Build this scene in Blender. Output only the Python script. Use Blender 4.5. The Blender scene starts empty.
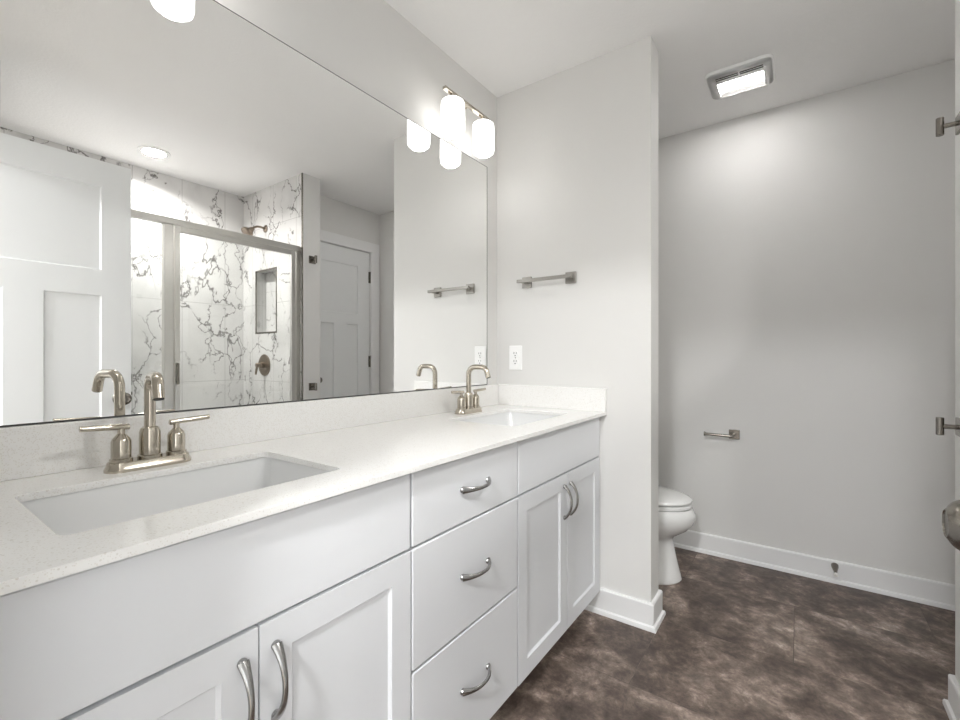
import bpy, bmesh, math, random
from mathutils import Vector, Matrix
PI = math.pi
S = bpy.context.scene
C = S.collection

# ------------------------------------------------------------------ camera, world, light, exposure
cam = bpy.data.cameras.new('camera')
cam.sensor_fit = 'HORIZONTAL'; cam.sensor_width = 36
cam.lens = 447.53 / 960 * 36
cam.shift_y = -2.44 / 960
cam.clip_start = 0.01
co = bpy.data.objects.new('camera', cam); C.objects.link(co)
co.location = (1.252, 0, 1.1157)
co.rotation_euler = (PI / 2, 0, 0.619)
S.camera = co

w = bpy.data.worlds.new('world'); S.world = w; w.use_nodes = True
w.node_tree.nodes['Background'].inputs[0].default_value = (.93, .97, 1, 1)
w.node_tree.nodes['Background'].inputs[1].default_value = 1.1

# lamp strengths; two added windows and an unseen lamp behind the camera give fill
SHADE_E, FAN_E, CAN_E, FILL_E, BULB_E = .92, 19, 12, 110, 8

S.view_settings.view_transform = 'Standard'; S.view_settings.look = 'None'
S.view_settings.gamma = 1; S.view_settings.use_curve_mapping = False
S.view_settings.exposure = 1.57
S.cycles.diffuse_bounces = 7; S.cycles.max_bounces = 14; S.cycles.glossy_bounces = 6
S.cycles.transparent_max_bounces = 16

sp = bpy.data.lights.new('downlight_bulb', 'AREA'); sp.shape = 'DISK'; sp.size = .124; sp.energy = 6.4; sp.spread = math.radians(152); sp.color = (1, .985, .965)
spo = bpy.data.objects.new('downlight_bulb', sp); C.objects.link(spo); spo.location = (2.14, 1.13, 2.44 - .0075)      # lamp of the shower downlight, facing down

# ------------------------------------------------------------------ helpers
def setloc(o, p): o.location = p
def root_loc(p):
    v = Vector((0, 0, 0))
    while p is not None: v += p.location; p = p.parent
    return v
def finish(bm, ang=35):
    bmesh.ops.remove_doubles(bm, verts=bm.verts, dist=1e-6)
    bmesh.ops.recalc_face_normals(bm, faces=bm.faces)
def obj(name, bm, m, parent=None, smooth=26):
    finish(bm)
    if parent is not None: bmesh.ops.translate(bm, verts=bm.verts, vec=-root_loc(parent))
    me = bpy.data.meshes.new(name); bm.to_mesh(me); bm.free()
    if smooth:
        for p in me.polygons: p.use_smooth = True
        me.set_sharp_from_angle(angle=math.radians(smooth))
    for mm in (m if isinstance(m, (list, tuple)) else [m]): me.materials.append(mm)
    o = bpy.data.objects.new(name, me); C.objects.link(o)
    if parent is not None: o.parent = parent
    return o
def thing(name, label, cat, loc, group=None):
    o = bpy.data.objects.new(name, None); C.objects.link(o); o.location = loc
    o.empty_display_size = .05
    return tag(o, label, cat, group)
def tag(o, label, cat, group=None):
    o['label'] = label; o['category'] = cat
    if group: o['group'] = group
    return o
def struct(name, bm, m, label, cat, parent=None, smooth=26):
    o = obj(name, bm, m, parent, smooth)
    if parent is None:
        o['kind'] = 'structure'; tag(o, label, cat)
    return o
def copy_tree(o, parent=None):
    c = o.copy(); C.objects.link(c)
    if parent is not None: c.parent = parent
    for ch in list(o.children): copy_tree(ch, c)
    return c
def B(): return bmesh.new()
def box(bm, x0, x1, y0, y1, z0, z1, bev=0, seg=1):
    r = bmesh.ops.create_cube(bm, size=1)
    vs = r['verts']
    bmesh.ops.scale(bm, vec=(x1 - x0, y1 - y0, z1 - z0), verts=vs)
    bmesh.ops.translate(bm, vec=((x0 + x1) / 2, (y0 + y1) / 2, (z0 + z1) / 2), verts=vs)
    if bev:
        es = list({e for v in vs for e in v.link_edges})
        bmesh.ops.bevel(bm, geom=es, offset=bev, segments=seg, profile=.5, affect='EDGES', clamp_overlap=True)
    return bm
def skin(bm, rings, cap0=True, cap1=True, closed=False):
    R = [[bm.verts.new(p) for p in r] for r in rings]
    n = len(R[0])
    pairs = list(zip(R, R[1:])) + ([(R[-1], R[0])] if closed else [])
    for a, b in pairs:
        for i in range(n):
            j = (i + 1) % n
            bm.faces.new((a[i], a[j], b[j], b[i]))
    if not closed:
        if cap0: bm.faces.new(R[0])
        if cap1: bm.faces.new(R[-1])
    return bm
def tube(bm, pts, r, n=20, side=None, wid=None):
    """r: radius or list; wid: half width along 'side' (r is then the half height)."""
    pts = [Vector(p) for p in pts]
    N = len(pts)
    rs = r if isinstance(r, (list, tuple)) else [r] * N
    ws = rs if wid is None else (wid if isinstance(wid, (list, tuple)) else [wid] * N)
    rings = []; prev = None
    for i, p in enumerate(pts):
        t = (pts[min(i + 1, N - 1)] - pts[max(i - 1, 0)]).normalized()
        if side is not None: u = Vector(side)
        elif prev is None:
            u = t.orthogonal().normalized()
        else: u = prev
        u = (u - t * u.dot(t)).normalized(); prev = u
        v = t.cross(u)
        rings.append([p + u * ws[i] * math.cos(a) + v * rs[i] * math.sin(a) for a in (2 * PI * k / n for k in range(n))])
    return skin(bm, rings)
def lathe(bm, prof, origin=(0, 0, 0), axis=(0, 0, 1), n=32):
    """prof: (radius, height) pairs along axis."""
    ax = Vector(axis).normalized(); u = ax.orthogonal().normalized(); v = ax.cross(u); o = Vector(origin)
    rings = [[o + ax * h + (u * math.cos(a) + v * math.sin(a)) * max(r, 1e-5) for a in (2 * PI * k / n for k in range(n))] for r, h in prof]
    return skin(bm, rings)
def rrect(cx, cy, w, h, r, n=6):
    out = []
    for sx, sy, a0 in ((1, 1, 0), (-1, 1, 90), (-1, -1, 180), (1, -1, 270)):
        for k in range(n + 1):
            a = math.radians(a0 + 90 * k / n)
            out.append((cx + sx * (w / 2 - r) + r * math.cos(a), cy + sy * (h / 2 - r) + r * math.sin(a)))
    return out
def plate(bm, outline, z0, z1, holes=(), bev=0):
    """flat slab from a 2-D outline with holes, made in xy between z0 and z1"""
    cu = bpy.data.curves.new('tmp', 'CURVE'); cu.dimensions = '2D'; cu.fill_mode = 'BOTH'
    cu.extrude = (z1 - z0) / 2 - bev; cu.bevel_depth = bev; cu.bevel_resolution = 2; cu.offset = -bev
    for pl in [outline] + list(holes):
        s = cu.splines.new('POLY'); s.points.add(len(pl) - 1); s.use_cyclic_u = True
        for q, p in zip(s.points, pl): q.co = (p[0], p[1], 0, 1)
    o = bpy.data.objects.new('tmp', cu); C.objects.link(o)
    me = bpy.data.meshes.new_from_object(o.evaluated_get(bpy.context.evaluated_depsgraph_get()))
    b2 = bmesh.new(); b2.from_mesh(me)
    bmesh.ops.translate(b2, vec=(0, 0, (z0 + z1) / 2), verts=b2.verts)
    me2 = bpy.data.meshes.new('tmp2'); b2.to_mesh(me2); b2.free()
    bm.from_mesh(me2)
    bpy.data.objects.remove(o); bpy.data.curves.remove(cu); bpy.data.meshes.remove(me); bpy.data.meshes.remove(me2)
    return bm
def sweep(bm, path, prof):
    """prof (offset to the right of travel, z) carried along a 2-D path with mitred corners"""
    P = [Vector(p) for p in path]; rings = []
    for i, p in enumerate(P):
        ds = []
        if i > 0: ds.append((P[i] - P[i - 1]).normalized())
        if i < len(P) - 1: ds.append((P[i + 1] - P[i]).normalized())
        ns = [Vector((d.y, -d.x)) for d in ds]
        m = sum(ns, Vector((0, 0)))
        m = m / max(m.dot(ns[0]), 1e-6)
        rings.append([Vector((p.x + m.x * o, p.y + m.y * o, z)) for o, z in prof])
    return skin(bm, rings)
def rot(bm, verts_from, ang, axis, center):
    vs = list(bm.verts)[verts_from:]
    bmesh.ops.rotate(bm, verts=vs, cent=center, matrix=Matrix.Rotation(ang, 3, axis))

# ------------------------------------------------------------------ materials
def mat(name):
    m = bpy.data.materials.new(name); m.use_nodes = True
    nt = m.node_tree; b = nt.nodes['Principled BSDF']
    return m, nt, b
def simple(name, col, rough=.5, metal=0, spec=.5, noise=0, bump=0, bscale=200, coat=0):
    m, nt, b = mat(name)
    b.inputs['Roughness'].default_value = rough; b.inputs['Metallic'].default_value = metal
    b.inputs['Specular IOR Level'].default_value = spec
    b.inputs['Coat Weight'].default_value = coat
    tc = nt.nodes.new('ShaderNodeTexCoord')
    n = nt.nodes.new('ShaderNodeTexNoise'); n.inputs['Scale'].default_value = 6; n.inputs['Detail'].default_value = 3
    nt.links.new(tc.outputs['Object'], n.inputs['Vector'])
    r = nt.nodes.new('ShaderNodeValToRGB')
    k = noise
    r.color_ramp.elements[0].color = (*[c * (1 - k) for c in col], 1); r.color_ramp.elements[1].color = (*[min(1, c * (1 + k)) for c in col], 1)
    nt.links.new(n.outputs['Fac'], r.inputs['Fac']); nt.links.new(r.outputs['Color'], b.inputs['Base Color'])
    if bump:
        n2 = nt.nodes.new('ShaderNodeTexNoise'); n2.inputs['Scale'].default_value = bscale; n2.inputs['Detail'].default_value = 3
        nt.links.new(tc.outputs['Object'], n2.inputs['Vector'])
        bp = nt.nodes.new('ShaderNodeBump'); bp.inputs['Strength'].default_value = bump; bp.inputs['Distance'].default_value = .002
        nt.links.new(n2.outputs['Fac'], bp.inputs['Height']); nt.links.new(bp.outputs['Normal'], b.inputs['Normal'])
    return m
def emit(name, col, strength):
    m, nt, b = mat(name)
    b.inputs['Base Color'].default_value = (.9, .9, .9, 1)
    b.inputs['Emission Color'].default_value = (*col, 1); b.inputs['Emission Strength'].default_value = strength
    return m

WALL = simple('wall_paint', (.735, .729, .714), .75, 0, .3, .012, .08, 350)
CEIL = simple('ceiling_paint', (.885, .88, .875), .9, 0, .2, .012, .55, 90)
TRIM = simple('trim_paint', (.83, .83, .83), .4, 0, .4, .005)
DOORP = simple('door_paint', (.80, .81, .81), .38, 0, .4, .005)
CAB = simple('cabinet_paint', (.725, .738, .762), .38, 0, .4, .006)
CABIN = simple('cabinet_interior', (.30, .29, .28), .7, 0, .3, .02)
NICKEL = simple('brushed_nickel', (.52, .475, .405), .16, 1, .5, .03)
SATIN = simple('satin_nickel', (.36, .345, .32), .32, 1, .5, .03)
PULL = simple('pull_metal', (.36, .355, .35), .22, 1, .5, .03)
DARKM = simple('dark_nickel', (.25, .23, .205), .26, 1, .5, .03)
BRONZE = simple('bronze_nickel', (.27, .225, .18), .28, 1, .5, .03)
ALU = simple('shower_aluminium', (.70, .69, .66), .28, 1, .5, .03)
PORC = simple('porcelain', (.80, .80, .79), .10, 0, .5, .003, coat=.3)
SINKP = simple('sink_porcelain', (.78, .785, .785), .12, 0, .5, .003, coat=.3)
PLAST = simple('white_plastic', (.92, .92, .915), .6, 0, .25, .003)
DARK = simple('dark_slot', (.03, .03, .03), .6)
RUBBER = simple('white_rubber', (.8, .79, .76), .6)
BLACKR = simple('black_channel', (.04, .04, .04), .5)
HALLF = simple('hall_carpet', (.42, .38, .33), .95, 0, .1, .12, .5, 260)
SHADE = emit('opal_glass_lit', (1, .985, .955), SHADE_E)
LENS = emit('fan_lens_lit', (1, .98, .965), FAN_E)
CANL = emit('downlight_lit', (1, .985, .965), CAN_E)
BULB = emit('vanity_bulb_lit', (1, .985, .955), BULB_E)
FILLL = emit('fill_lamp_lit', (.975, .985, 1), FILL_E)  # glow of the lamp added outside the doorway

def mirror_mat():
    m, nt, b = mat('mirror_silver')
    b.inputs['Base Color'].default_value = (.97, .975, .97, 1); b.inputs['Metallic'].default_value = 1; b.inputs['Roughness'].default_value = 0.0
    return m
MIRROR = mirror_mat()
def glass_mat():
    m, nt, b = mat('shower_glass'); nt.nodes.remove(b)
    out = nt.nodes['Material Output']
    t = nt.nodes.new('ShaderNodeBsdfTransparent'); t.inputs[0].default_value = (.965, .975, .97, 1)
    g = nt.nodes.new('ShaderNodeBsdfGlossy'); g.inputs['Roughness'].default_value = 0; g.inputs[0].default_value = (1, 1, 1, 1)
    f = nt.nodes.new('ShaderNodeFresnel'); f.inputs[0].default_value = 1.45
    geo = nt.nodes.new('ShaderNodeNewGeometry'); ior = nt.nodes.new('ShaderNodeMath'); ior.operation = 'MULTIPLY_ADD'
    nt.links.new(geo.outputs['Backfacing'], ior.inputs[0]); ior.inputs[1].default_value = 1 / 1.45 - 1.45; ior.inputs[2].default_value = 1.45
    nt.links.new(ior.outputs[0], f.inputs[0])      # same pane reflectance from both faces
    mx = nt.nodes.new('ShaderNodeMixShader')
    nt.links.new(f.outputs[0], mx.inputs[0]); nt.links.new(t.outputs[0], mx.inputs[1]); nt.links.new(g.outputs[0], mx.inputs[2])
    nt.links.new(mx.outputs[0], out.inputs[0])
    return m
GLASS = glass_mat()

def N(nt, typ, **kw):
    n = nt.nodes.new(typ)
    for k, v in kw.items():
        if k in n.inputs: n.inputs[k].default_value = v
        else: setattr(n, k, v)
    return n
def ramp(nt, src, stops, interp='LINEAR'):
    r = nt.nodes.new('ShaderNodeValToRGB'); r.color_ramp.interpolation = interp
    els = r.color_ramp.elements
    while len(els) < len(stops): els.new(.5)
    for e, (p, c) in zip(els, stops):
        e.position = p; e.color = (*c, 1) if isinstance(c, tuple) else (c, c, c, 1)
    nt.links.new(src, r.inputs['Fac']); return r.outputs['Color']
def mixc(nt, fac, a, b, mode='MIX'):
    m = nt.nodes.new('ShaderNodeMix'); m.data_type = 'RGBA'; m.blend_type = mode
    for i, v in ((0, fac), (6, a), (7, b)):
        if isinstance(v, (int, float)): m.inputs[i].default_value = v
        elif isinstance(v, tuple): m.inputs[i].default_value = (*v, 1)
        else: nt.links.new(v, m.inputs[i])
    return m.outputs[2]
def math_n(nt, op, a, b=None):
    m = nt.nodes.new('ShaderNodeMath'); m.operation = op
    for i, v in enumerate((a, b)):
        if v is None: continue
        if isinstance(v, (int, float)): m.inputs[i].default_value = v
        else: nt.links.new(v, m.inputs[i])
    return m.outputs[0]

def marble():
    m, nt, b = mat('marble_tile')
    tc = nt.nodes.new('ShaderNodeTexCoord'); V = tc.outputs['Object']
    # veins: the zero lines of two warped noises, kept only in patches
    def veins(scale, width, off, patch_scale, lo, hi):
        mp = N(nt, 'ShaderNodeMapping'); mp.inputs['Location'].default_value = off
        mp.inputs['Rotation'].default_value = (.25, .3, .2); mp.inputs['Scale'].default_value = (1.25, 1.25, .7)
        nt.links.new(V, mp.inputs['Vector'])
        n = N(nt, 'ShaderNodeTexNoise', Scale=scale, Detail=5, Roughness=.55, Distortion=.2); nt.links.new(mp.outputs[0], n.inputs['Vector'])
        d = math_n(nt, 'ABSOLUTE', math_n(nt, 'SUBTRACT', n.outputs['Fac'], .5))
        line = ramp(nt, d, ((0, 1.0), (width * .45, .85), (width, 0.0)))
        n2 = N(nt, 'ShaderNodeTexNoise', Scale=patch_scale, Detail=4); nt.links.new(mp.outputs[0], n2.inputs['Vector'])
        pt = ramp(nt, n2.outputs['Fac'], ((lo, 0.0), (hi, 1.0)))
        return math_n(nt, 'MULTIPLY', line, pt)
    v1 = veins(1.7, .0062, (3.1, 1.7, .4), 2.6, .46, .54)
    nw = N(nt, 'ShaderNodeTexNoise', Scale=3.0, Detail=6, Roughness=.6); nt.links.new(V, nw.inputs['Vector'])
    wv = N(nt, 'ShaderNodeVectorMath', operation='MULTIPLY_ADD'); nt.links.new(nw.outputs['Color'], wv.inputs[0]); wv.inputs[1].default_value = (.42, .42, .42); nt.links.new(V, wv.inputs[2])
    mq = N(nt, 'ShaderNodeMapping'); mq.inputs['Scale'].default_value = (1.2, 1.2, .62); mq.inputs['Location'].default_value = (.3, 1.1, .7); nt.links.new(wv.outputs[0], mq.inputs['Vector'])
    vo = N(nt, 'ShaderNodeTexVoronoi', Scale=4.6); vo.feature = 'DISTANCE_TO_EDGE'; nt.links.new(mq.outputs[0], vo.inputs['Vector'])
    ed = ramp(nt, vo.outputs['Distance'], ((0, 1.0), (.010, .8), (.028, 0.0)))
    np_ = N(nt, 'ShaderNodeTexNoise', Scale=3.6, Detail=5, Roughness=.65); nt.links.new(mq.outputs[0], np_.inputs['Vector'])
    v2 = math_n(nt, 'MULTIPLY', ed, ramp(nt, np_.outputs['Fac'], ((.45, 0.0), (.56, 1.0))))
    vv = math_n(nt, 'MINIMUM', math_n(nt, 'ADD', v1, v2), 1.0)
    n = N(nt, 'ShaderNodeTexNoise', Scale=2.2, Detail=5, Distortion=.5); nt.links.new(V, n.inputs['Vector'])
    base = ramp(nt, n.outputs['Fac'], ((.3, (.78, .77, .755)), (.5, (.71, .70, .69)), (.68, (.56, .555, .545))))
    col = mixc(nt, math_n(nt, 'MULTIPLY', vv, .88), base, (.085, .075, .07))
    # grout joints
    sp = N(nt, 'ShaderNodeSeparateXYZ'); nt.links.new(V, sp.inputs[0])
    hx = math_n(nt, 'ADD', sp.outputs['X'], sp.outputs['Y'])
    cb = N(nt, 'ShaderNodeCombineXYZ')
    nt.links.new(math_n(nt, 'ADD', hx, -4.211 + .203 * 24), cb.inputs['X']); nt.links.new(math_n(nt, 'ADD', sp.outputs['Z'], -.334), cb.inputs['Y'])
    br = N(nt, 'ShaderNodeTexBrick', Scale=1, offset=.0)
    br.inputs['Mortar Size'].default_value = .0018; br.inputs['Mortar Smooth'].default_value = .2
    br.inputs['Brick Width'].default_value = .305; br.inputs['Row Height'].default_value = .6
    br.inputs['Color1'].default_value = (0, 0, 0, 1); br.inputs['Color2'].default_value = (0, 0, 0, 1); br.inputs['Mortar'].default_value = (1, 1, 1, 1)
    nt.links.new(cb.outputs[0], br.inputs['Vector'])
    col = mixc(nt, math_n(nt, 'MULTIPLY', br.outputs['Fac'], .85), col, (.40, .39, .38))
    nt.links.new(col, b.inputs['Base Color'])
    b.inputs['Roughness'].default_value = .16; b.inputs['Specular IOR Level'].default_value = .5
    return m
MARBLE = marble()

def floor_mat():
    m, nt, b = mat('slate_vinyl_floor')
    tc = nt.nodes.new('ShaderNodeTexCoord'); V = tc.outputs['Object']
    cell = N(nt, 'ShaderNodeTexBrick', Scale=1, offset=.5)
    mp = N(nt, 'ShaderNodeMapping'); mp.inputs['Location'].default_value = (.135, -.17, 0)
    nt.links.new(V, mp.inputs['Vector']); nt.links.new(mp.outputs[0], cell.inputs['Vector'])
    for k, v in (('Mortar Size', .0012), ('Mortar Smooth', .1), ('Brick Width', .914), ('Row Height', .457)): cell.inputs[k].default_value = v
    cell.inputs['Color1'].default_value = (0, 0, 0, 1); cell.inputs['Color2'].default_value = (1, 1, 1, 1); cell.inputs['Mortar'].default_value = (.5, .5, .5, 1)
    # shift the pattern per tile
    off = N(nt, 'ShaderNodeVectorMath', operation='MULTIPLY_ADD'); nt.links.new(cell.outputs['Color'], off.inputs[0])
    off.inputs[1].default_value = (3.1, 1.7, 9.0); nt.links.new(V, off.inputs[2]); W = off.outputs[0]
    st = N(nt, 'ShaderNodeMapping'); st.inputs['Scale'].default_value = (1, 1, 1); st.inputs['Rotation'].default_value = (0, 0, .5); nt.links.new(W, st.inputs['Vector']); W = st.outputs[0]
    n1 = N(nt, 'ShaderNodeTexNoise', Scale=3.4, Detail=8, Roughness=.64, Distortion=.25); nt.links.new(W, n1.inputs['Vector'])
    n2 = N(nt, 'ShaderNodeTexNoise', Scale=11, Detail=9, Roughness=.76, Distortion=.3); nt.links.new(W, n2.inputs['Vector'])
    n3 = N(nt, 'ShaderNodeTexNoise', Scale=38, Detail=5, Roughness=.7); nt.links.new(W, n3.inputs['Vector'])
    c1 = ramp(nt, n1.outputs['Fac'], ((.30, (.055, .045, .040)), (.47, (.090, .074, .066)), (.56, (.150, .128, .115)), (.70, (.255, .228, .208))))
    c2 = ramp(nt, n2.outputs['Fac'], ((.34, (.035, .028, .025)), (.47, (.085, .070, .062)), (.56, (.150, .128, .115)), (.68, (.32, .29, .268))))
    c2 = mixc(nt, 1.0, c2, (9.5, 10.5, 11.5), 'MULTIPLY')
    col = mixc(nt, .8, c1, c2, 'MULTIPLY')
    c3 = ramp(nt, n3.outputs['Fac'], ((.3, (.62, .62, .62)), (.5, (1.0, 1.0, 1.0)), (.7, (1.25, 1.25, 1.25))))
    col = mixc(nt, .8, col, c3, 'MULTIPLY')
    col = mixc(nt, 1.0, col, (1.34, 1.29, 1.22), 'MULTIPLY')
    col = mixc(nt, math_n(nt, 'MULTIPLY', cell.outputs['Fac'], .38), col, (.05, .042, .038))
    nt.links.new(col, b.inputs['Base Color'])
    rr = ramp(nt, n2.outputs['Fac'], ((.3, .38), (.7, .52))); nt.links.new(rr, b.inputs['Roughness'])
    b.inputs['Specular IOR Level'].default_value = .4
    bp = N(nt, 'ShaderNodeBump'); bp.inputs['Strength'].default_value = .25; bp.inputs['Distance'].default_value = .002
    nt.links.new(n2.outputs['Fac'], bp.inputs['Height']); nt.links.new(bp.outputs[0], b.inputs['Normal'])
    return m
FLOOR = floor_mat()

def quartz():
    m, nt, b = mat('speckled_quartz')
    tc = nt.nodes.new('ShaderNodeTexCoord'); V = tc.outputs['Object']
    def specks(scale, keep, size):
        vo = N(nt, 'ShaderNodeTexVoronoi', Scale=scale); nt.links.new(V, vo.inputs['Vector'])
        s = N(nt, 'ShaderNodeSeparateColor'); nt.links.new(vo.outputs['Color'], s.inputs[0])
        sel = math_n(nt, 'LESS_THAN', s.outputs[0], keep); near = math_n(nt, 'LESS_THAN', vo.outputs['Distance'], size)
        return math_n(nt, 'MULTIPLY', sel, near), s.outputs[1]
    a, ra = specks(230, .10, .38); c, rc = specks(420, .25, .45)
    col = mixc(nt, math_n(nt, 'MULTIPLY', a, .32), (.86, .855, .84), (.48, .43, .36))
    col = mixc(nt, math_n(nt, 'MULTIPLY', c, .3), col, (.58, .53, .45))
    nt.links.new(col, b.inputs['Base Color'])
    b.inputs['Roughness'].default_value = .19; b.inputs['Specular IOR Level'].default_value = .5
    return m
QUARTZ = quartz()

# ------------------------------------------------------------------ setting
H = 2.44
Y1, Y1B, PX = 1.9072, 2.0268, .757         # partition beside the vanity
Y2 = 2.8388                                # back wall
XS, XD, XB, Y1S = 1.654, 1.925, 2.49, 2.0205             # shower stub face, closet door wall, shower back wall
YT, YL = 1.875, .384                       # tile faces of the two shower side walls
EX0, EX1 = .695, 1.466                     # entry doorway

b = B(); box(b, -.1, 2.62, -2.6, Y2 + .1, H, H + .08); struct('ceiling', b, CEIL, 'white lightly textured ceiling over the bathroom', 'ceiling')
b = B(); box(b, -.1, 2.62, -.1, Y2 + .1, -.06, 0); struct('floor', b, FLOOR, 'dark brown slate-look vinyl tile floor', 'floor')
b = B(); box(b, -.1, 0, -.1, Y2 + .1, 0, H); struct('wall_left', b, WALL, 'light greige wall behind the mirror and vanity', 'wall')
b = B(); box(b, 0, 2.62, Y2, Y2 + .1, 0, H); struct('wall_back', b, WALL, 'greige back wall of the toilet area', 'wall')
b = B(); box(b, 0, PX, Y1, Y1B, 0, H); struct('wall_partition', b, WALL, 'short greige partition wall between vanity and toilet', 'wall')
# wall with the closet door: pieces around the opening
DC0, DC1, DCT = 2.090, 2.723, 2.059
b = B(); box(b, XD, XD + .1, Y1S, DC0 - .003, 0, H); box(b, XD, XD + .1, DC1 + .003, Y2, 0, H); box(b, XD, XD + .1, DC0 - .003, DC1 + .003, DCT + .003, H)
box(b, XD + .09, XD + .1, DC0 - .003, DC1 + .003, 0, DCT + .003)
struct('wall_right', b, WALL, 'greige wall around the white closet door, seen in the mirror', 'wall')
# stub wall between shower and toilet area (painted end) with a tiled shower side that holds the niche
NX0, NX1, NZ0, NZ1, ND = 1.995, 2.293, 1.310, 1.800, .085
b = B(); box(b, XS, XS + .012, YT + .002, Y1S, 0, H); box(b, XS + .012, XB + .1, YT + ND + .012, Y1S, 0, H)
struct('wall_stub', b, WALL, 'white painted end of the wall between shower and toilet area', 'wall')
b = B()
ya, yb = YT, YT + ND + .012
box(b, XS + .012, NX0, ya, yb, 0, H); box(b, NX1, XB, ya, yb, 0, H); box(b, NX0, NX1, ya, yb, 0, NZ0); box(b, NX0, NX1, ya, yb, NZ1, H)
box(b, NX0, NX1, YT + ND, yb, NZ0, NZ1)
struct('wall_shower_side', b, MARBLE, 'marble tiled shower wall holding shower head and niche', 'wall')
b = B(); box(b, XB, XB + .1, YL, YT + ND + .012, 0, H); struct('wall_shower_back', b, MARBLE, 'marble tiled back wall of the shower', 'wall')
b = B(); box(b, XS, XB + .1, -.1, YL - .012, 0, H); box(b, XS, XS + .012, YL - .012, YL, 0, H); struct('wall_shower_near', b, WALL, 'wall at the near end of the shower behind the open door', 'wall')
b = B(); box(b, XS + .012, XB, YL - .012, YL, 0, H); struct('wall_shower_front', b, MARBLE, 'marble tiled near side wall of the shower', 'wall')
b = B(); box(b, XS - .001, XS + .012, YT - .003, YT + .003, 0, H); struct('trim_1', b, DARKM, 'metal edge strip at the end of the shower tile', 'trim')
b = B(); box(b, 0, EX0, -.1, .02, 0, H); box(b, EX1, XS, -.1, .02, 0, H); box(b, EX0, EX1, -.1, .02, 2.065, H)
struct('wall_front', b, WALL, 'wall with the doorway at the near end of the room', 'wall')
# room behind the camera
b = B(); box(b, -.1, 2.62, -2.6, -.1, -.06, -.002); struct('floor_bedroom', b, HALLF, 'beige carpet of the room outside the bathroom', 'floor')
b = B(); box(b, -.1, 0, -2.6, -.1, 0, H); box(b, 2.52, 2.62, -2.6, -2.15, 0, H); box(b, 2.52, 2.62, -.75, -.1, 0, H); box(b, 2.52, 2.62, -2.15, -.75, 0, .7); box(b, 2.52, 2.62, -2.15, -.75, 2.2, H)
box(b, 0, .15, -2.6, -2.5, 0, H); box(b, 1.85, 2.52, -2.6, -2.5, 0, H); box(b, .15, 1.85, -2.6, -2.5, 0, .7); box(b, .15, 1.85, -2.6, -2.5, 2.2, H)
struct('wall_bedroom', b, WALL, 'walls of the room outside the bathroom', 'wall')
b = B()  # added window, lets sky light in behind the camera as fill
for x0, x1, z0, z1 in ((.15, .2, .7, 2.2), (1.8, 1.85, .7, 2.2), (.2, 1.8, .7, .75), (.2, 1.8, 2.15, 2.2), (.975, 1.025, .75, 2.15)): box(b, x0, x1, -2.58, -2.53, z0, z1)
struct('fill_window_1', b, TRIM, 'white framed window added for fill light in the unseen room outside', 'window')

b = B()  # second added window, at the side for softer fill light
for y0, y1, z0, z1 in ((-2.15, -2.10, .7, 2.2), (-.80, -.75, .7, 2.2), (-2.10, -.80, .7, .75), (-2.10, -.80, 2.15, 2.2), (-1.475, -1.425, .75, 2.15)): box(b, 2.54, 2.59, y0, y1, z0, z1)
struct('fill_window_2', b, TRIM, 'white framed side window added for fill light in the unseen room outside', 'window')

# casings
def casing(name, x, sx, a0, a1, top, label, horizontal_axis, wdt=.09, th=.018):
    b = B()
    def bx(u0, u1, z0, z1):
        if horizontal_axis == 'y': box(b, min(x, x + sx * th), max(x, x + sx * th), u0, u1, z0, z1, .003)
        else: box(b, u0, u1, min(x, x + sx * th), max(x, x + sx * th), z0, z1, .003)
    if a0[1]: bx(a0[0] - a0[1], a0[0], 0, top)
    bx(a1[0], a1[0] + a1[1], 0, top)
    bx(a0[0] - a0[1], a1[0] + a1[1], top, top + wdt)
    return struct(name, b, TRIM, label, 'door trim')
casing('trim_2', XD, -1, (DC0 - .004, .058), (DC1 + .004, .098), DCT + .004, 'white casing around the closet door seen in the mirror', 'y')
casing('trim_3', .02, 1, (EX0, .085), (EX1, .085), 2.065, 'white casing around the doorway at the near end', 'x')

# baseboards with shoe moulding
BP = [(0, 0), (.024, 0), (.024, .010), (.021, .017), (.0135, .021), (.0135, .102), (.010, .108), (0, .108)]
b = B(); sweep(b, [(.46, Y1), (PX, Y1), (PX, Y1B), (0, Y1B)], [(o, z) for o, z in BP])
struct('baseboard_partition', b, TRIM, 'white baseboard wrapping the end of the partition wall', 'baseboard', smooth=30)
b = B(); sweep(b, [(0, Y1B + .03), (0, Y2), (XD - .0, Y2)], BP); struct('baseboard_back', b, TRIM, 'white baseboard along the back wall', 'baseboard', smooth=30)
b = B(); sweep(b, [(XD, Y1S), (XS, Y1S), (XS, YT + .004)], BP); struct('baseboard_stub', b, TRIM, 'white baseboard around the end of the stub wall at right', 'baseboard', smooth=30)

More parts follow.
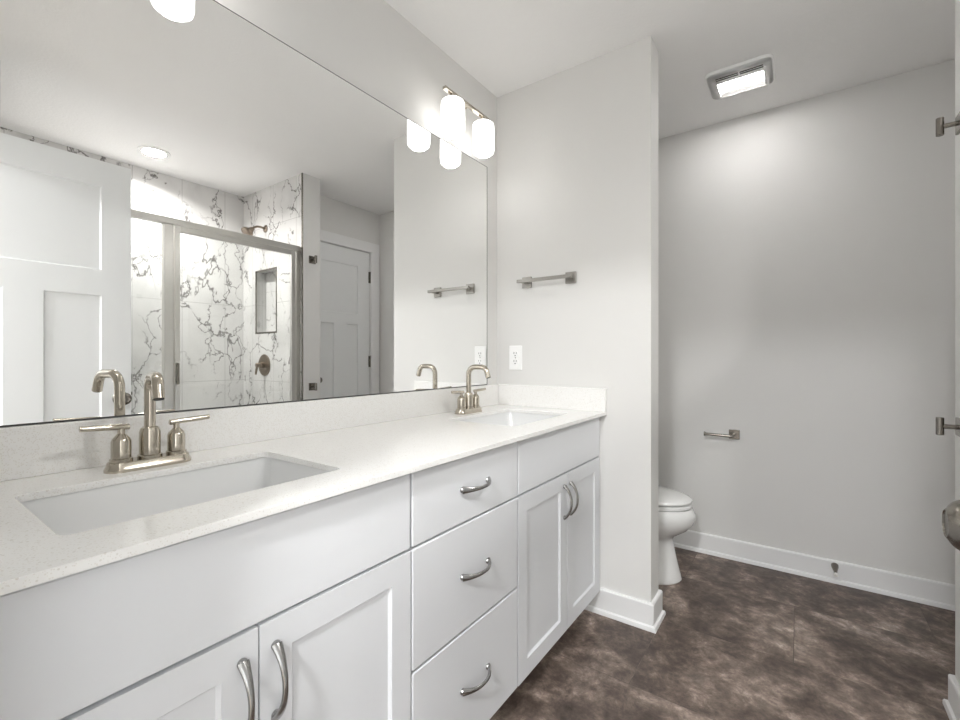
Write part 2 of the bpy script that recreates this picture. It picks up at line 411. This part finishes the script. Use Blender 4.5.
# ------------------------------------------------------------------ doors
def panel_door(bm, x0, x1, y0, y1, z0, z1, panels, depth=.008):
    """slab whose two faces (x0, x1) carry recessed flat panels given as (ya, yb, za, zb)"""
    ys = sorted({y0, y1, *[p[0] for p in panels], *[p[1] for p in panels]}); zs = sorted({z0, z1, *[p[2] for p in panels], *[p[3] for p in panels]})
    for i in range(len(ys) - 1):
        for j in range(len(zs) - 1):
            ym, zm = (ys[i] + ys[i + 1]) / 2, (zs[j] + zs[j + 1]) / 2
            if not any(p[0] < ym < p[1] and p[2] < zm < p[3] for p in panels):
                box(bm, x0, x1, ys[i], ys[i + 1], zs[j], zs[j + 1])
    bmesh.ops.remove_doubles(bm, verts=bm.verts, dist=1e-5)
    # drop the inner walls between neighbouring blocks
    seen = {}
    for f in list(bm.faces):
        seen.setdefault(tuple(sorted(v.index for v in f.verts)), []).append(f)
    bm.verts.index_update(); seen = {}
    for f in bm.faces: seen.setdefault(tuple(sorted(v.index for v in f.verts)), []).append(f)
    dead = [f for fs in seen.values() if len(fs) > 1 for f in fs]
    bmesh.ops.delete(bm, geom=dead, context='FACES')
    for p in panels:
        c = .006; 
        box(bm, x0 + depth, x1 - depth, p[0] - .004, p[1] + .004, p[2] - .004, p[3] + .004)
        for xs, s in ((x0, 1), (x1, -1)):       # sloped sticking round each panel
            o = [(p[0], p[2]), (p[1], p[2]), (p[1], p[3]), (p[0], p[3])]
            i_ = [(p[0] + c, p[2] + c), (p[1] - c, p[2] + c), (p[1] - c, p[3] - c), (p[0] + c, p[3] - c)]
            vo = [bm.verts.new((xs + s * .002, y, z)) for y, z in o]; vi = [bm.verts.new((xs + s * (depth + .0005), y, z)) for y, z in i_]
            vb = [bm.verts.new((xs + s * (depth + .0005), y, z)) for y, z in o]
            for k in range(4):
                q = (k + 1) % 4
                bm.faces.new((vo[k], vo[q], vi[q], vi[k])); bm.faces.new((vo[k], vb[k], vb[q], vo[q])); bm.faces.new((vi[k], vi[q], vb[q], vb[k]))
    return bm
def knob_bm(x, y, z, s, r=.0285):
    """round door knob on a rose; s = direction it sticks out along x"""
    b = B()
    lathe(b, [(0, 0), (.033, 0), (.034, .003), (.031, .007), (.016, .010), (.012, .014), (.012, .024), (.014, .027)] + [(r * math.cos(math.radians(a)) ** .8 if a < 90 else 0, .046 + .0205 * math.sin(math.radians(a))) for a in range(-55, 60, 8)] + [(r * .52, .0655), (r * .47, .064), (0, .0632)], (x, y, z), (s, 0, 0), 44)
    return b

ED0, ED1, EX = .048, .805, 1.461
t = thing('door_1', 'open white panelled entry door with round knob, seen in the mirror', 'door', (EX, ED0, .008)); t['kind'] = 'structure'
b = B(); panel_door(b, EX, EX + .035, ED0, ED1, .008, 2.052, [(.163, .690, 1.532, 1.930), (.163, .365, .26, 1.412), (.488, .690, .26, 1.412)])
obj('slab', b, DOORP, t, 0)
k = obj('knob', knob_bm(EX, .764, .916, -1, .031), DARKM, t); k['label'] = 'dark satin nickel round knob'
k = obj('knob', knob_bm(EX + .035, .738, .927, 1), SATIN, t)
b = B(); box(b, EX + .006, EX + .029, ED1 - .0005, ED1 + .0015, .908, .966); box(b, EX + .011, EX + .022, ED1 + .001, ED1 + .010, .929, .945, .002); obj('latch', b, DARKM, t)

t = thing('door_2', 'closed white panelled closet door seen in the mirror beside the shower', 'door', (XD, DC0, .008)); t['kind'] = 'structure'
b = B(); panel_door(b, XD + .004, XD + .039, DC0, DC1, .008, DCT, [(2.218, 2.593, 1.497, 1.921), (2.218, 2.341, .26, 1.407), (2.468, 2.593, .26, 1.407)])
obj('slab', b, DOORP, t, 0)
obj('knob', knob_bm(XD + .004, 2.170, .935, -1, .026), DARKM, t)
for z in (1.84, 1.08, .25):
    b = B(); box(b, XD - .001, XD + .006, DC1 - .012, DC1 + .012, z - .05, z + .05); lathe(b, [(0, -.052), (.0065, -.052), (.0065, .052), (0, .052)], (XD - .004, DC1 + .002, z)); obj('hinge', b, DARKM, t)

# ------------------------------------------------------------------ vanity cabinets
FX = .545; FT = .020; CBX = FX - FT - .002       # door face, door thickness, carcass front
ZB, ZT = .100, .857
def pull(y, z, vertical, name='pull', parent=None):
    """bow pull with flattened, flared feet"""
    b = B(); n = 21; L = .060; pts = []; hs = []; ws = []
    for i in range(n):
        s = -1 + 2 * i / (n - 1)
        out = .004 + .026 * (1 - abs(s) ** 2.3)
        pts.append((FX + out, y, z + s * L) if vertical else (FX + out, y + s * L, z))
        ws.append(.0048 + .0050 * abs(s) ** 2.2); hs.append(.0042 + .0012 * abs(s) ** 3)
    tube(b, pts, hs, 16, side=(0, 1, 0) if vertical else (0, 0, 1), wid=ws)
    for s in (-1, 1):
        o = (FX - .0005, y, z + s * L * .96) if vertical else (FX - .0005, y + s * L * .96, z)
        lathe(b, [(0, 0), (.0075, 0), (.0085, .003), (.0065, .008), (0, .009)], o, (1, 0, 0), 16)
    return obj(name, b, PULL, parent)
def shaker(y0, y1, z0, z1, rail=.056):
    b = B(); panel_door(b, FX - FT, FX, y0, y1, z0, z1, [(y0 + rail, y1 - rail, z0 + rail, z1 - rail)], .007)
    return b
def slab_front(y0, y1, z0, z1):
    b = B(); box(b, FX - FT, FX, y0, y1, z0, z1, .0025); return b
def carcass(y0, y1, parent, shelves=False):
    b = B()
    box(b, .004, CBX, y0, y0 + .016, ZB, .864); box(b, .004, CBX, y1 - .016, y1, ZB, .864)
    box(b, .004, CBX, y0 + .016, y1 - .016, ZB, ZB + .016); box(b, .004, .012, y0 + .016, y1 - .016, ZB + .016, .80)
    box(b, CBX - .018, CBX, y0 + .016, y1 - .016, .845, .864); box(b, CBX - .018, CBX, y0 + .016, y1 - .016, .665, .70)
    obj('carcass', b, CAB, parent, 0)
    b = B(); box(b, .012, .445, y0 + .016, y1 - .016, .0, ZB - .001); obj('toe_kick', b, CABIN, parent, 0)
def sink_cabinet(y0, y1, mid, label):
    t = thing('sink_cabinet', label, 'cabinet', (.27, (y0 + y1) / 2, 0), 'white sink cabinets of the vanity')
    carcass(y0, y1, t)
    obj('false_front', slab_front(y0 + .002, y1 - .003, .6885, ZT), CAB, t)
    for a, c, hy in ((y0 + .002, mid - .0015, mid - .0275), (mid + .0015, y1 - .003, mid + .0275)):
        d = obj('door', shaker(a, c, ZB - .003, .683), CAB, t, 0)
        h = pull(hy, .582, True, 'handle', d); h['label'] = 'curved satin nickel pull'
    return t
YA, YB_, YC, YD = .033, .728, 1.196, 1.895
sink_cabinet(YA, YB_, .380, 'white sink cabinet nearest the camera, under the near sink')
sink_cabinet(YC, YD, 1.5555, 'white sink cabinet at the partition wall, under the far sink')
t = thing('drawer_cabinet', 'white cabinet of three drawers between the two sink cabinets', 'cabinet', (.27, (YB_ + YC) / 2, 0))
carcass(YB_ + .001, YC - .001, t)
for z0, z1, hz in ((.6885, ZT, .775), (.4085, .683, .550), (ZB - .003, .403, .2555)):
    d = obj('drawer', slab_front(YB_ + .003, YC - .003, z0, z1), CAB, t)
    b2 = None
    h = pull((YB_ + YC) / 2 + .008, hz, False, 'handle', d); h['label'] = 'curved satin nickel pull'
b = B(); box(b, .30, CBX + .015, YD + .0005, Y1 - .0006, ZB, .860); struct('trim_4', b, CAB, 'narrow white filler between the vanity and the partition', 'trim')

# ------------------------------------------------------------------ worktop, splashes
HC, SL, DX = .8798, .0138, .571
S1, S2 = .383, 1.536
SX0, SX1, SW = .160, .462, .447
SCX, SD = (SX0 + SX1) / 2, SX1 - SX0
b = B()
plate(b, [(.0005, .022), (DX, .022), (DX, Y1 - .0005), (.0005, Y1 - .0005)], HC - SL, HC,
      [rrect(SCX, S1, SD, SW, .018), rrect(SCX, S2, SD, SW, .018)], .0012)
tag(obj('countertop', b, QUARTZ, None, 12), 'long white speckled quartz countertop with two sink openings', 'countertop')
b = B(); box(b, .0005, .0195, .022, Y1 - .0005, HC, HC + .1016, .0015); tag(obj('backsplash', b, QUARTZ), 'long speckled quartz backsplash below the mirror', 'backsplash')
b = B(); box(b, .0200, DX, Y1 - .0200, Y1 - .0005, HC, HC + .1016, .0015); tag(obj('side_splash', b, QUARTZ), 'short quartz side splash against the partition wall', 'backsplash')

# ------------------------------------------------------------------ sinks
def sink(yc, label):
    t = thing('undermount_sink', label, 'sink', (SCX, yc, HC - SL - .15), 'rectangular undermount sinks')
    zt = HC - SL - .0008
    def ring(wx, wy, r, z): return [Vector((x, y, z)) for x, y in rrect(SCX, yc, wx, wy, r, 6)]
    inner = [ring(SD + .010, SW + .010, .022, zt), ring(SD + .008, SW + .008, .026, zt - .006), ring(SD - .010, SW - .012, .034, zt - .09), ring(SD - .030, SW - .036, .045, zt - .122),
             ring(SD - .075, SW - .085, .055, zt - .134), ring(.10, .12, .045, zt - .139), ring(.046, .046, .0225, zt - .141)]
    outer = [ring(.046, .046, .0225, zt - .150), ring(SD - .07, SW - .08, .055, zt - .145), ring(SD - .012, SW - .02, .05, zt - .128), ring(SD + .012, SW + .010, .036, zt - .09),
             ring(SD + .022, SW + .022, .03, zt - .012), ring(SD + .044, SW + .044, .03, zt - .010), ring(SD + .044, SW + .044, .03, zt)]
    b = B(); skin(b, inner + outer, closed=True); obj('basin', b, SINKP, t, 50)
    b = B(); lathe(b, [(.0, -.012), (.016, -.012), (.018, -.002), (.030, .0), (.030, .002), (.024, .003), (.021, .001), (.019, .002), (0, .003)], (SCX, yc, zt - .139), n=28); obj('drain', b, NICKEL, t)
    b = B(); tube(b, [(SCX, yc, zt - .151), (SCX, yc, zt - .35)], .02, 16); obj('tailpiece', b, PLAST, t)
    return t
sink(S1, 'white rectangular undermount sink nearest the camera')
sink(S2, 'white rectangular undermount sink near the partition wall')

# ------------------------------------------------------------------ faucets
def faucet(yc, label, swivel=0):
    x = .100
    t = thing('faucet', label, 'faucet', (x, yc, HC), 'brushed nickel two-handle faucets')
    def ring(wx, wy, z): return [Vector((px, py, z)) for px, py in rrect(x, yc, wx, wy, min(wx, wy) / 2 - .0005, 10)]
    b = B(); skin(b, [ring(.056, .159, HC), ring(.056, .159, HC + .005), ring(.049, .152, HC + .011), ring(.046, .149, HC + .018), ring(.043, .146, HC + .0195)])
    obj('base_plate', b, NICKEL, t)
    z = HC + .0195
    b = B(); lathe(b, [(0, 0), (.0225, 0), (.0225, .006), (.0195, .0075), (.0195, .055), (.0165, .064), (.0125, .067), (0, .067)], (x, yc, z))
    obj('spout_body', b, NICKEL, t)
    pts = [(x, yc, z + .06), (x, yc, z + .10)]
    R = .034; zc = HC + .207 - R - .0108; xc = x + R
    for k in range(0, 11): 
        a = PI - PI / 2 * k / 10; pts.append((xc + R * math.cos(a), yc, zc + R * math.sin(a)))
    R2 = .028; xe = x + .068; zc2 = zc + R - R2
    for k in range(0, 10):
        a = PI / 2 - math.radians(72) * k / 9; pts.append((xe + R2 * math.cos(a), yc, zc2 + R2 * math.sin(a)))
    p = Vector(pts[-1]); d = Vector((math.cos(math.radians(-72)), 0, math.sin(math.radians(-72))))
    pts.append(tuple(p + d * .026))
    b = B()
    sw = Matrix.Rotation(math.radians(swivel), 3, 'Z'); ct = Vector((x, yc, 0))
    pts = [sw @ (Vector(q) - ct) + ct for q in pts]; d = sw @ d
    tube(b, pts, .0108, 24, side=sw @ Vector((0, 1, 0))); sp = obj('spout', b, NICKEL, t)
    b = B(); e = Vector(pts[-1]); lathe(b, [(0, 0), (.009, 0), (.009, .0015), (0, .0015)], e, d, 20); obj('aerator', b, DARK, sp)
    for s in (-1, 1):
        yh = yc + s * .0508
        b = B(); lathe(b, [(0, 0), (.0200, 0), (.0200, .006), (.0172, .0075), (.0172, .042), (.015, .048), (.009, .055), (.0065, .058), (.0065, .068), (0, .068)], (x, yh, z))
        h = obj('handle', b, NICKEL, t)
        b = B(); tube(b, [(x + .001, yh - s * .014, z + .071), (x + .001, yh - s * .013, z + .071), (x + .004, yh + s * .067, z + .0755), (x + .004, yh + s * .0675, z + .0755)], [.0052, .0062, .0056, .005], 18, side=(1, 0, 0))
        obj('lever', b, NICKEL, h)
    b = B(); lathe(b, [(0, 0), (.003, 0), (.003, .035), (.006, .036), (.006, .044), (0, .046)], (x - .030, yc, HC + .0005)); obj('drain_rod', b, NICKEL, t)
faucet(.377, 'brushed nickel two-handle faucet behind the near sink', -10)
faucet(1.533, 'brushed nickel two-handle faucet behind the far sink')

# ------------------------------------------------------------------ mirror
t = thing('mirror', 'large frameless wall mirror above the backsplash', 'mirror', (0, .9, .9835))
b = B(); box(b, .0008, .0050, .06, 1.8098, .9835, 2.050); obj('glass', b, MIRROR, t, 0)
b = B(); box(b, .0006, .0066, .06, 1.8098, .9818, .9850); obj('bottom_channel', b, BLACKR, t, 0)
b = B(); box(b, .0007, .0060, 1.8099, 1.8112, .985, 2.051); box(b, .0007, .0060, .06, 1.8112, 2.0502, 2.0512); obj('polished_edge', b, BLACKR, t, 0)

# ------------------------------------------------------------------ vanity lights
def vanity_light(yc, label):
    x = .100; zb = 2.194
    t = thing('vanity_light', label, 'wall light', (0, yc, zb), 'two-shade vanity lights above the mirror')
    b = B(); lathe(b, [(0, .0005), (.056, .0005), (.056, .012), (.050, .020), (0, .022)], (0, yc, zb - .005), (1, 0, 0), 36); obj('backplate', b, NICKEL, t)
    b = B(); tube(b, [(.015, yc, zb - .004), (x, yc, zb)], .0055, 14); obj('arm', b, NICKEL, t)
    b = B(); box(b, x - .009, x + .009, yc - .166, yc + .166, zb - .006, zb + .006, .0015); obj('bar', b, NICKEL, t)
    for s in (-1, 1):
        y = yc - .0015 + s * .1085
        b = B(); lathe(b, [(0, 0), (.012, 0), (.014, -.003), (.014, -.012), (.020, -.015), (.020, -.022), (0, -.0235)], (x, y, zb - .004)); so = obj('socket', b, NICKEL, t)
        b = B(); lathe(b, [(0, 2.168), (.030, 2.168), (.039, 2.1655), (.0460, 2.160), (.0483, 2.151), (.0495, 2.09), (.0487, 2.043), (.0460, 2.033), (.037, 2.0275), (0, 2.0265)], (x, y, 0), n=40)
        o = obj('lamp_shade', b, SHADE, t); o['label'] = 'lit white opal glass cylinder shade'
        b = B(); lathe(b, [(0, 2.0260), (.034, 2.0260), (.032, 2.0235), (0, 2.0220)], (x, y, 0), n=32); obj('bulb', b, BULB, o)
vanity_light(1.536, 'nickel vanity light with two lit white shades over the far sink')
vanity_light(.383, 'nickel vanity light over the near sink, one lit shade reflected at top')

# ------------------------------------------------------------------ towel bar, outlet
t = thing('towel_bar', 'short brushed nickel towel bar with square plates on the partition wall', 'towel bar', (.291, Y1, 1.48))
for x in (.177, .405):
    b = B(); box(b, x - .026, x + .026, Y1 - .009, Y1 - .0004, 1.454, 1.506, .0015); p = obj('wall_plate', b, SATIN, t)
    b = B(); box(b, x - .010, x + .010, Y1 - .050, Y1 - .008, 1.472, 1.488, .001); obj('post', b, SATIN, p)
b = B(); box(b, .150, .432, Y1 - .060, Y1 - .046, 1.4725, 1.4875, .0012); obj('bar', b, SATIN, t)

t = thing('wall_outlet', 'white duplex wall outlet on the partition wall above the side splash', 'outlet', (.112, Y1, 1.1145))
b = B(); box(b, .112 - .037, .112 + .037, Y1 - .006, Y1 - .0004, 1.1145 - .060, 1.1145 + .060, .003); obj('cover_plate', b, PLAST, t)
for s in (-1, 1):
    zc = 1.1145 + s * .0195
    b = B(); lathe(b, [(0, 0), (.0170, 0), (.0170, .002), (.016, .003), (0, .003)], (.112, Y1 - .0055, zc), (0, -1, 0), 24); r = obj('receptacle', b, PLAST, t)
    b = B()
    box(b, .112 - .0078, .112 - .0052, Y1 - .0092, Y1 - .0080, zc - .001, zc + .009); box(b, .112 + .0052, .112 + .0078, Y1 - .0092, Y1 - .0080, zc, zc + .008)
    lathe(b, [(0, 0), (.0030, 0), (.0030, .0008), (0, .0008)], (.112, Y1 - .0084, zc - .0085), (0, -1, 0), 14); obj('slots', b, DARK, r)
b = B(); lathe(b, [(0, 0), (.0035, 0), (.003, .0012), (0, .0015)], (.112, Y1 - .0058, 1.1145), (0, -1, 0), 14); obj('screw', b, SATIN, t)

# ------------------------------------------------------------------ toilet
TY = 2.40
t = thing('toilet', 'white two-piece toilet with closed lid behind the partition wall', 'toilet', (.45, TY, 0))
def egg(xb, xf, hw, z, n=40, p=2.3, back=.38):
    """egg ring from xb (back) to xf (front), widest nearer the back"""
    xm = xb + (xf - xb) * back; out = []
    for k in range(n):
        a = 2 * PI * k / n; c, s = math.cos(a), math.sin(a)
        rx = (xf - xm) if c >= 0 else (xm - xb)
        e = 2 / (2.0 if c >= 0 else p)
        out.append(Vector((xm + rx * math.copysign(abs(c) ** e, c), TY + hw * math.copysign(abs(s) ** (2 / 2.15), s), z)))
    return out
b = B()
skin(b, [egg(.24, 0.771, .152, 0), egg(.24, 0.776, .154, .007), egg(.24, 0.771, .144, .03), egg(.25, 0.754, .116, .10), egg(.25, 0.741, .108, .16), egg(.25, 0.735, .106, .200), egg(.25, 0.741, .114, .218), egg(.24, 0.769, .136, .236),
         egg(.23, 0.805, .160, .262), egg(.23, 0.829, .178, .292), egg(.23, 0.840, .187, .320), egg(.23, 0.839, .188, .340), egg(.23, 0.830, .184, .360), egg(.235, 0.823, .178, .3705)])
box(b, .045, .27, TY - .17, TY + .17, .28, .371, .02)
obj('bowl', b, PORC, t, 45)
b = B(); skin(b, [egg(.26, 0.819, .178, .3735), egg(.26, 0.823, .181, .376), egg(.26, 0.823, .181, .388), egg(.26, 0.818, .178, .3915)]); obj('seat', b, PORC, t, 45)
b = B(); skin(b, [egg(.255, 0.819, .179, .3985), egg(.255, 0.825, .183, .402), egg(.255, 0.825, .183, .409), egg(.257, 0.815, .176, .417), egg(.27, 0.787, .160, .425), egg(.34, 0.677, .09, .428)]); obj('lid', b, PORC, t, 45)
b = B(); skin(b, [[Vector((x, y, z)) for x, y in rrect(.125, TY, wx, wy, .035)] for z, wx, wy in ((.372, .15, .38), (.40, .175, .41), (.72, .20, .44), (.735, .20, .44))]); obj('tank', b, PORC, t, 45)
b = B(); skin(b, [[Vector((x, y, z)) for x, y in rrect(.125, TY, wx, wy, .035)] for z, wx, wy in ((.7355, .21, .45), (.74, .222, .462), (.758, .222, .462), (.768, .20, .44))]); obj('tank_lid', b, PORC, t, 45)
b = B(); tube(b, [(.228, TY - .15, .68), (.245, TY - .15, .68)], .010, 14); tube(b, [(.245, TY - .15, .68), (.250, TY - .08, .672)], .006, 12); obj('flush_lever', b, SATIN, t)

# ------------------------------------------------------------------ paper holder, door stop
t = thing('toilet_paper_holder', 'empty nickel toilet paper holder on the back wall', 'paper holder', (.961, Y2, .69))
b = B(); box(b, .935, .987, Y2 - .009, Y2 - .0004, .664, .716, .0015); obj('wall_plate', b, DARKM, t)
b = B(); tube(b, [(.958, Y2 - .008, .688), (.958, Y2 - .062, .688), (.955, Y2 - .070, .688), (.945, Y2 - .072, .688), (.824, Y2 - .072, .690)], .0078, 18, side=(0, 0, 1)); a = obj('arm', b, DARKM, t)
b = B(); lathe(b, [(0, 0), (.0125, 0), (.0135, .003), (.0125, .006), (0, .007)], (.826, Y2 - .072, .690), (-1, 0, .02), 20); obj('end_cap', b, DARKM, a)
t = thing('door_stop', 'small nickel door stop with white tip on the back baseboard', 'door stop', (1.397, Y2 - .0135, .078))
yb = Y2 - .0132
b = B(); lathe(b, [(0, 0), (.015, 0), (.0145, .012), (.011, .030), (.0072, .052), (.0065, .066), (.0080, .070), (0, .072)], (1.397, yb, .086), (0, -1, -.22), 20); obj('rod', b, DARKM, t)
b = B(); lathe(b, [(0, 0), (.0085, 0), (.009, .008), (.007, .014), (0, .015)], (1.397, yb - .0695, .0707), (0, -1, -.22), 20); obj('rubber_tip', b, RUBBER, t)

# ------------------------------------------------------------------ exhaust fan light
t = thing('exhaust_fan_light', 'white ceiling exhaust fan with lit lens above the toilet area', 'exhaust fan', (1.026, 2.441, H))
cx, cy, wx, wy = 1.026, 2.441, .272, .256
LX, LY0, LY1 = .188, 2.425, 2.558
def rr(dx, dy, r, z): return [Vector((x, y, z)) for x, y in rrect(cx, cy, wx + dx, wy + dy, r, 6)]
b = B()
# rounded cover with an opening for the recessed lens
lo = [(cx - LX / 2, LY0), (cx + LX / 2, LY0), (cx + LX / 2, LY1 - .004), (cx - LX / 2, LY1 - .004)]
skin(b, [rr(0, 0, .035, H - .0004), rr(0, 0, .035, H - .003), rr(-.010, -.010, .03, H - .0085), rr(-.016, -.016, .03, H - .0095)], cap1=False, cap0=False)
plate(b, rrect(cx, cy, wx - .016, wy - .016, .03, 6), H - .0095, H - .0085, [lo])
obj('cover', b, PLAST, t, 20)
b = B()
for (x0, y0), (x1, y1) in zip(lo, lo[1:] + lo[:1]):
    pass
vs_t = [b.verts.new((x, y, H - .0087)) for x, y in lo]
vs_b = [b.verts.new((x, y, H - .0015)) for x, y in ((lo[0][0] + .002, LY0 + .004), (lo[1][0] - .002, LY0 + .004), (lo[2][0] - .002, LY1 - .040), (lo[3][0] + .002, LY1 - .040))]
for k_ in range(4): b.faces.new((vs_t[k_], vs_t[(k_ + 1) % 4], vs_b[(k_ + 1) % 4], vs_b[k_]))
obj('lens_recess', b, PLAST, t, 0)
b = B(); box(b, cx - LX / 2 + .003, cx + LX / 2 - .003, LY0 + .005, LY1 - .046, H - .0055, H - .0020, .001); o = obj('lens', b, LENS, t); o['label'] = 'lit white lens'
for x0, x1 in ((cx - .096, cx - .003), (cx + .003, cx + .096)):
    for y in (2.374, 2.389):
        b = B(); box(b, x0, x1, y - .0048, y + .0048, H - .0100, H - .0060); obj('slot', b, DARK, t, 0)

# ------------------------------------------------------------------ robe hooks
def robe_hook(z, label):
    y = 1.950
    t = thing('robe_hook', label, 'robe hook', (XS, y, z), 'robe hooks on the stub wall end')
    b = B(); box(b, XS - .009, XS - .0004, y - .027, y + .027, z - .027, z + .027, .0015); obj('wall_plate', b, DARKM, t)
    b = B(); tube(b, [(XS - .008, y, z), (XS - .044, y, z)], .0072, 18); obj('stem', b, DARKM, t)
    b = B(); lathe(b, [(0, -.027), (.0085, -.027), (.0095, -.026), (.0095, .026), (.0085, .027), (0, .027)], (XS - .047, y, z), n=24); obj('peg', b, DARKM, t)
robe_hook(1.828, 'dark nickel robe hook high on the end of the stub wall')
robe_hook(.904, 'dark nickel robe hook at counter height on the stub wall end')

# ------------------------------------------------------------------ shower
SFX = 1.700
t = thing('shower_enclosure', 'framed glass shower enclosure seen in the mirror', 'shower enclosure', (SFX, (YL + YT) / 2, .10))
def fr(name, parent, *bx, m=ALU):
    b = B()
    for q in bx: box(b, *q, .002)
    return obj(name, b, m, parent)
fr('header', t, (SFX - .024, SFX + .024, YL + .001, YT - .001, 1.878, 1.915))
fr('sill', t, (SFX - .024, SFX + .024, YL + .001, YT - .001, .1005, .128))
fr('post', t, (SFX - .02, SFX + .02, 1.026, 1.071, .128, 1.878))
fr('wall_jamb', t, (SFX - .02, SFX + .02, YT - .034, YT - .001, .128, 1.878)); fr('wall_jamb', t, (SFX - .02, SFX + .02, YL + .001, YL + .03, .128, 1.878))
b = B(); box(b, SFX - .003, SFX + .003, YL + .03, 1.026, .128, 1.878); g = obj('fixed_panel', b, GLASS, t, 0); g['label'] = 'clear glass panel'
d = fr('door', t, (SFX - .030, SFX - .006, 1.075, 1.102, .14, 1.874), (SFX - .030, SFX - .006, 1.799, 1.832, .14, 1.874), (SFX - .030, SFX - .006, 1.102, 1.799, 1.842, 1.874), (SFX - .030, SFX - .006, 1.102, 1.799, .14, .172))
b = B(); box(b, SFX - .021, SFX - .015, 1.1021, 1.7989, .1721, 1.8419); g = obj('glass_panel', b, GLASS, d, 0); g['label'] = 'clear glass pane'
fr('handle', d, (SFX - .048, SFX - .040, 1.078, 1.092, .962, 1.086), (SFX - .041, SFX - .029, 1.080, 1.090, .975, .985), (SFX - .041, SFX - .029, 1.080, 1.090, 1.062, 1.072), m=DARKM)
b = B(); box(b, XS + .002, SFX + .055, YL + .0005, YT - .0005, 0, .10, .004); struct('trim_5', b, MARBLE, 'marble curb under the shower enclosure', 'curb')
b = B(); box(b, SFX + .056, XB - .0005, YL + .0005, YT - .0005, .0005, .04, .004); tag(obj('shower_pan', b, PORC), 'white shower pan behind the glass enclosure', 'shower pan')

t = thing('shower_niche', 'rectangular recessed niche in the shower wall, seen in the mirror', 'niche', ((NX0 + NX1) / 2, YT, NZ0))
b = B()
for q in ((NX0 - .006, NX1 + .006, NZ0 - .006, NZ0 + .006), (NX0 - .006, NX1 + .006, NZ1 - .006, NZ1 + .006), (NX0 - .006, NX0 + .006, NZ0, NZ1), (NX1 - .006, NX1 + .006, NZ0, NZ1)):
    box(b, q[0], q[1], YT - .0025, YT + .004, q[2], q[3])
obj('edge_frame', b, DARKM, t, 0)
b = B(); box(b, NX0 + .006, NX1 - .006, YT + ND - .004, YT + ND - .0003, NZ0 + .006, NZ1 - .006); obj('back_tile', b, MARBLE, t, 0)

t = thing('showerhead', 'bronze toned shower head on a bent arm, seen in the mirror', 'shower head', (2.149, YT, 2.12))
b = B(); lathe(b, [(0, .0004), (.030, .0004), (.028, .006), (.014, .012), (0, .013)], (2.149, YT, 2.12), (0, -1, 0), 28); obj('flange', b, BRONZE, t)
b = B(); tube(b, [(2.149, YT - .008, 2.12), (2.149, YT - .04, 2.126), (2.149, YT - .07, 2.122), (2.149, YT - .095, 2.108), (2.149, YT - .112, 2.090)], .0085, 16, side=(1, 0, 0)); obj('arm', b, BRONZE, t)
b = B(); lathe(b, [(0, 0), (.016, 0), (.020, .012), (.024, .022), (.042, .044), (.046, .052), (.046, .064), (.038, .067), (0, .068)], (2.149, YT - .104, 2.098), (0, -.72, -.69), 28); obj('head', b, BRONZE, t)

t = thing('shower_valve', 'round shower valve trim with lever, seen in the mirror', 'shower valve', (2.163, YT, 1.057))
b = B(); lathe(b, [(0, .0004), (.084, .0004), (.085, .004), (.080, .008), (.03, .011), (0, .011)], (2.163, YT, 1.057), (0, -1, 0), 40); e = obj('escutcheon', b, BRONZE, t)
b = B(); lathe(b, [(0, 0), (.024, 0), (.024, .03), (.019, .034), (.019, .055), (.014, .060), (0, .061)], (2.163, YT - .010, 1.057), (0, -1, 0), 28)
tube(b, [(2.163, YT - .058, 1.060), (2.163, YT - .064, 1.030), (2.166, YT - .070, .985)], [.010, .009, .007], 16, side=(1, 0, 0)); obj('lever_handle', b, BRONZE, t)

t = thing('recessed_downlight', 'round recessed ceiling light in the shower, seen lit in the mirror', 'ceiling light', (2.14, 1.13, H))
b = B(); lathe(b, [(.062, -.0004), (.088, -.0004), (.088, -.004), (.080, -.007), (.066, -.007), (.062, -.003)], (2.14, 1.13, H), n=40)
obj('trim_ring', b, PLAST, t)
b = B(); lathe(b, [(0, -.0008), (.064, -.0008), (.064, -.0042), (0, -.0055)], (2.14, 1.13, H), n=40); obj('lens', b, CANL, t)
t = thing('fill_lamp', 'round ceiling lamp added for fill light in the unseen room outside', 'ceiling light', (1.2, -1.25, H))  # added unseen lamp, brightens the bathroom through the doorway
b = B(); lathe(b, [(0, -.0005), (.17, -.0005), (.17, -.02), (0, -.021)], (1.2, -1.25, H), n=40); obj('base', b, SATIN, t)
b = B(); lathe(b, [(0, -.0215), (.155, -.0215), (.150, -.05), (.11, -.075), (.05, -.086), (0, -.088)], (1.2, -1.25, H), n=40); obj('diffuser', b, FILLL, t)
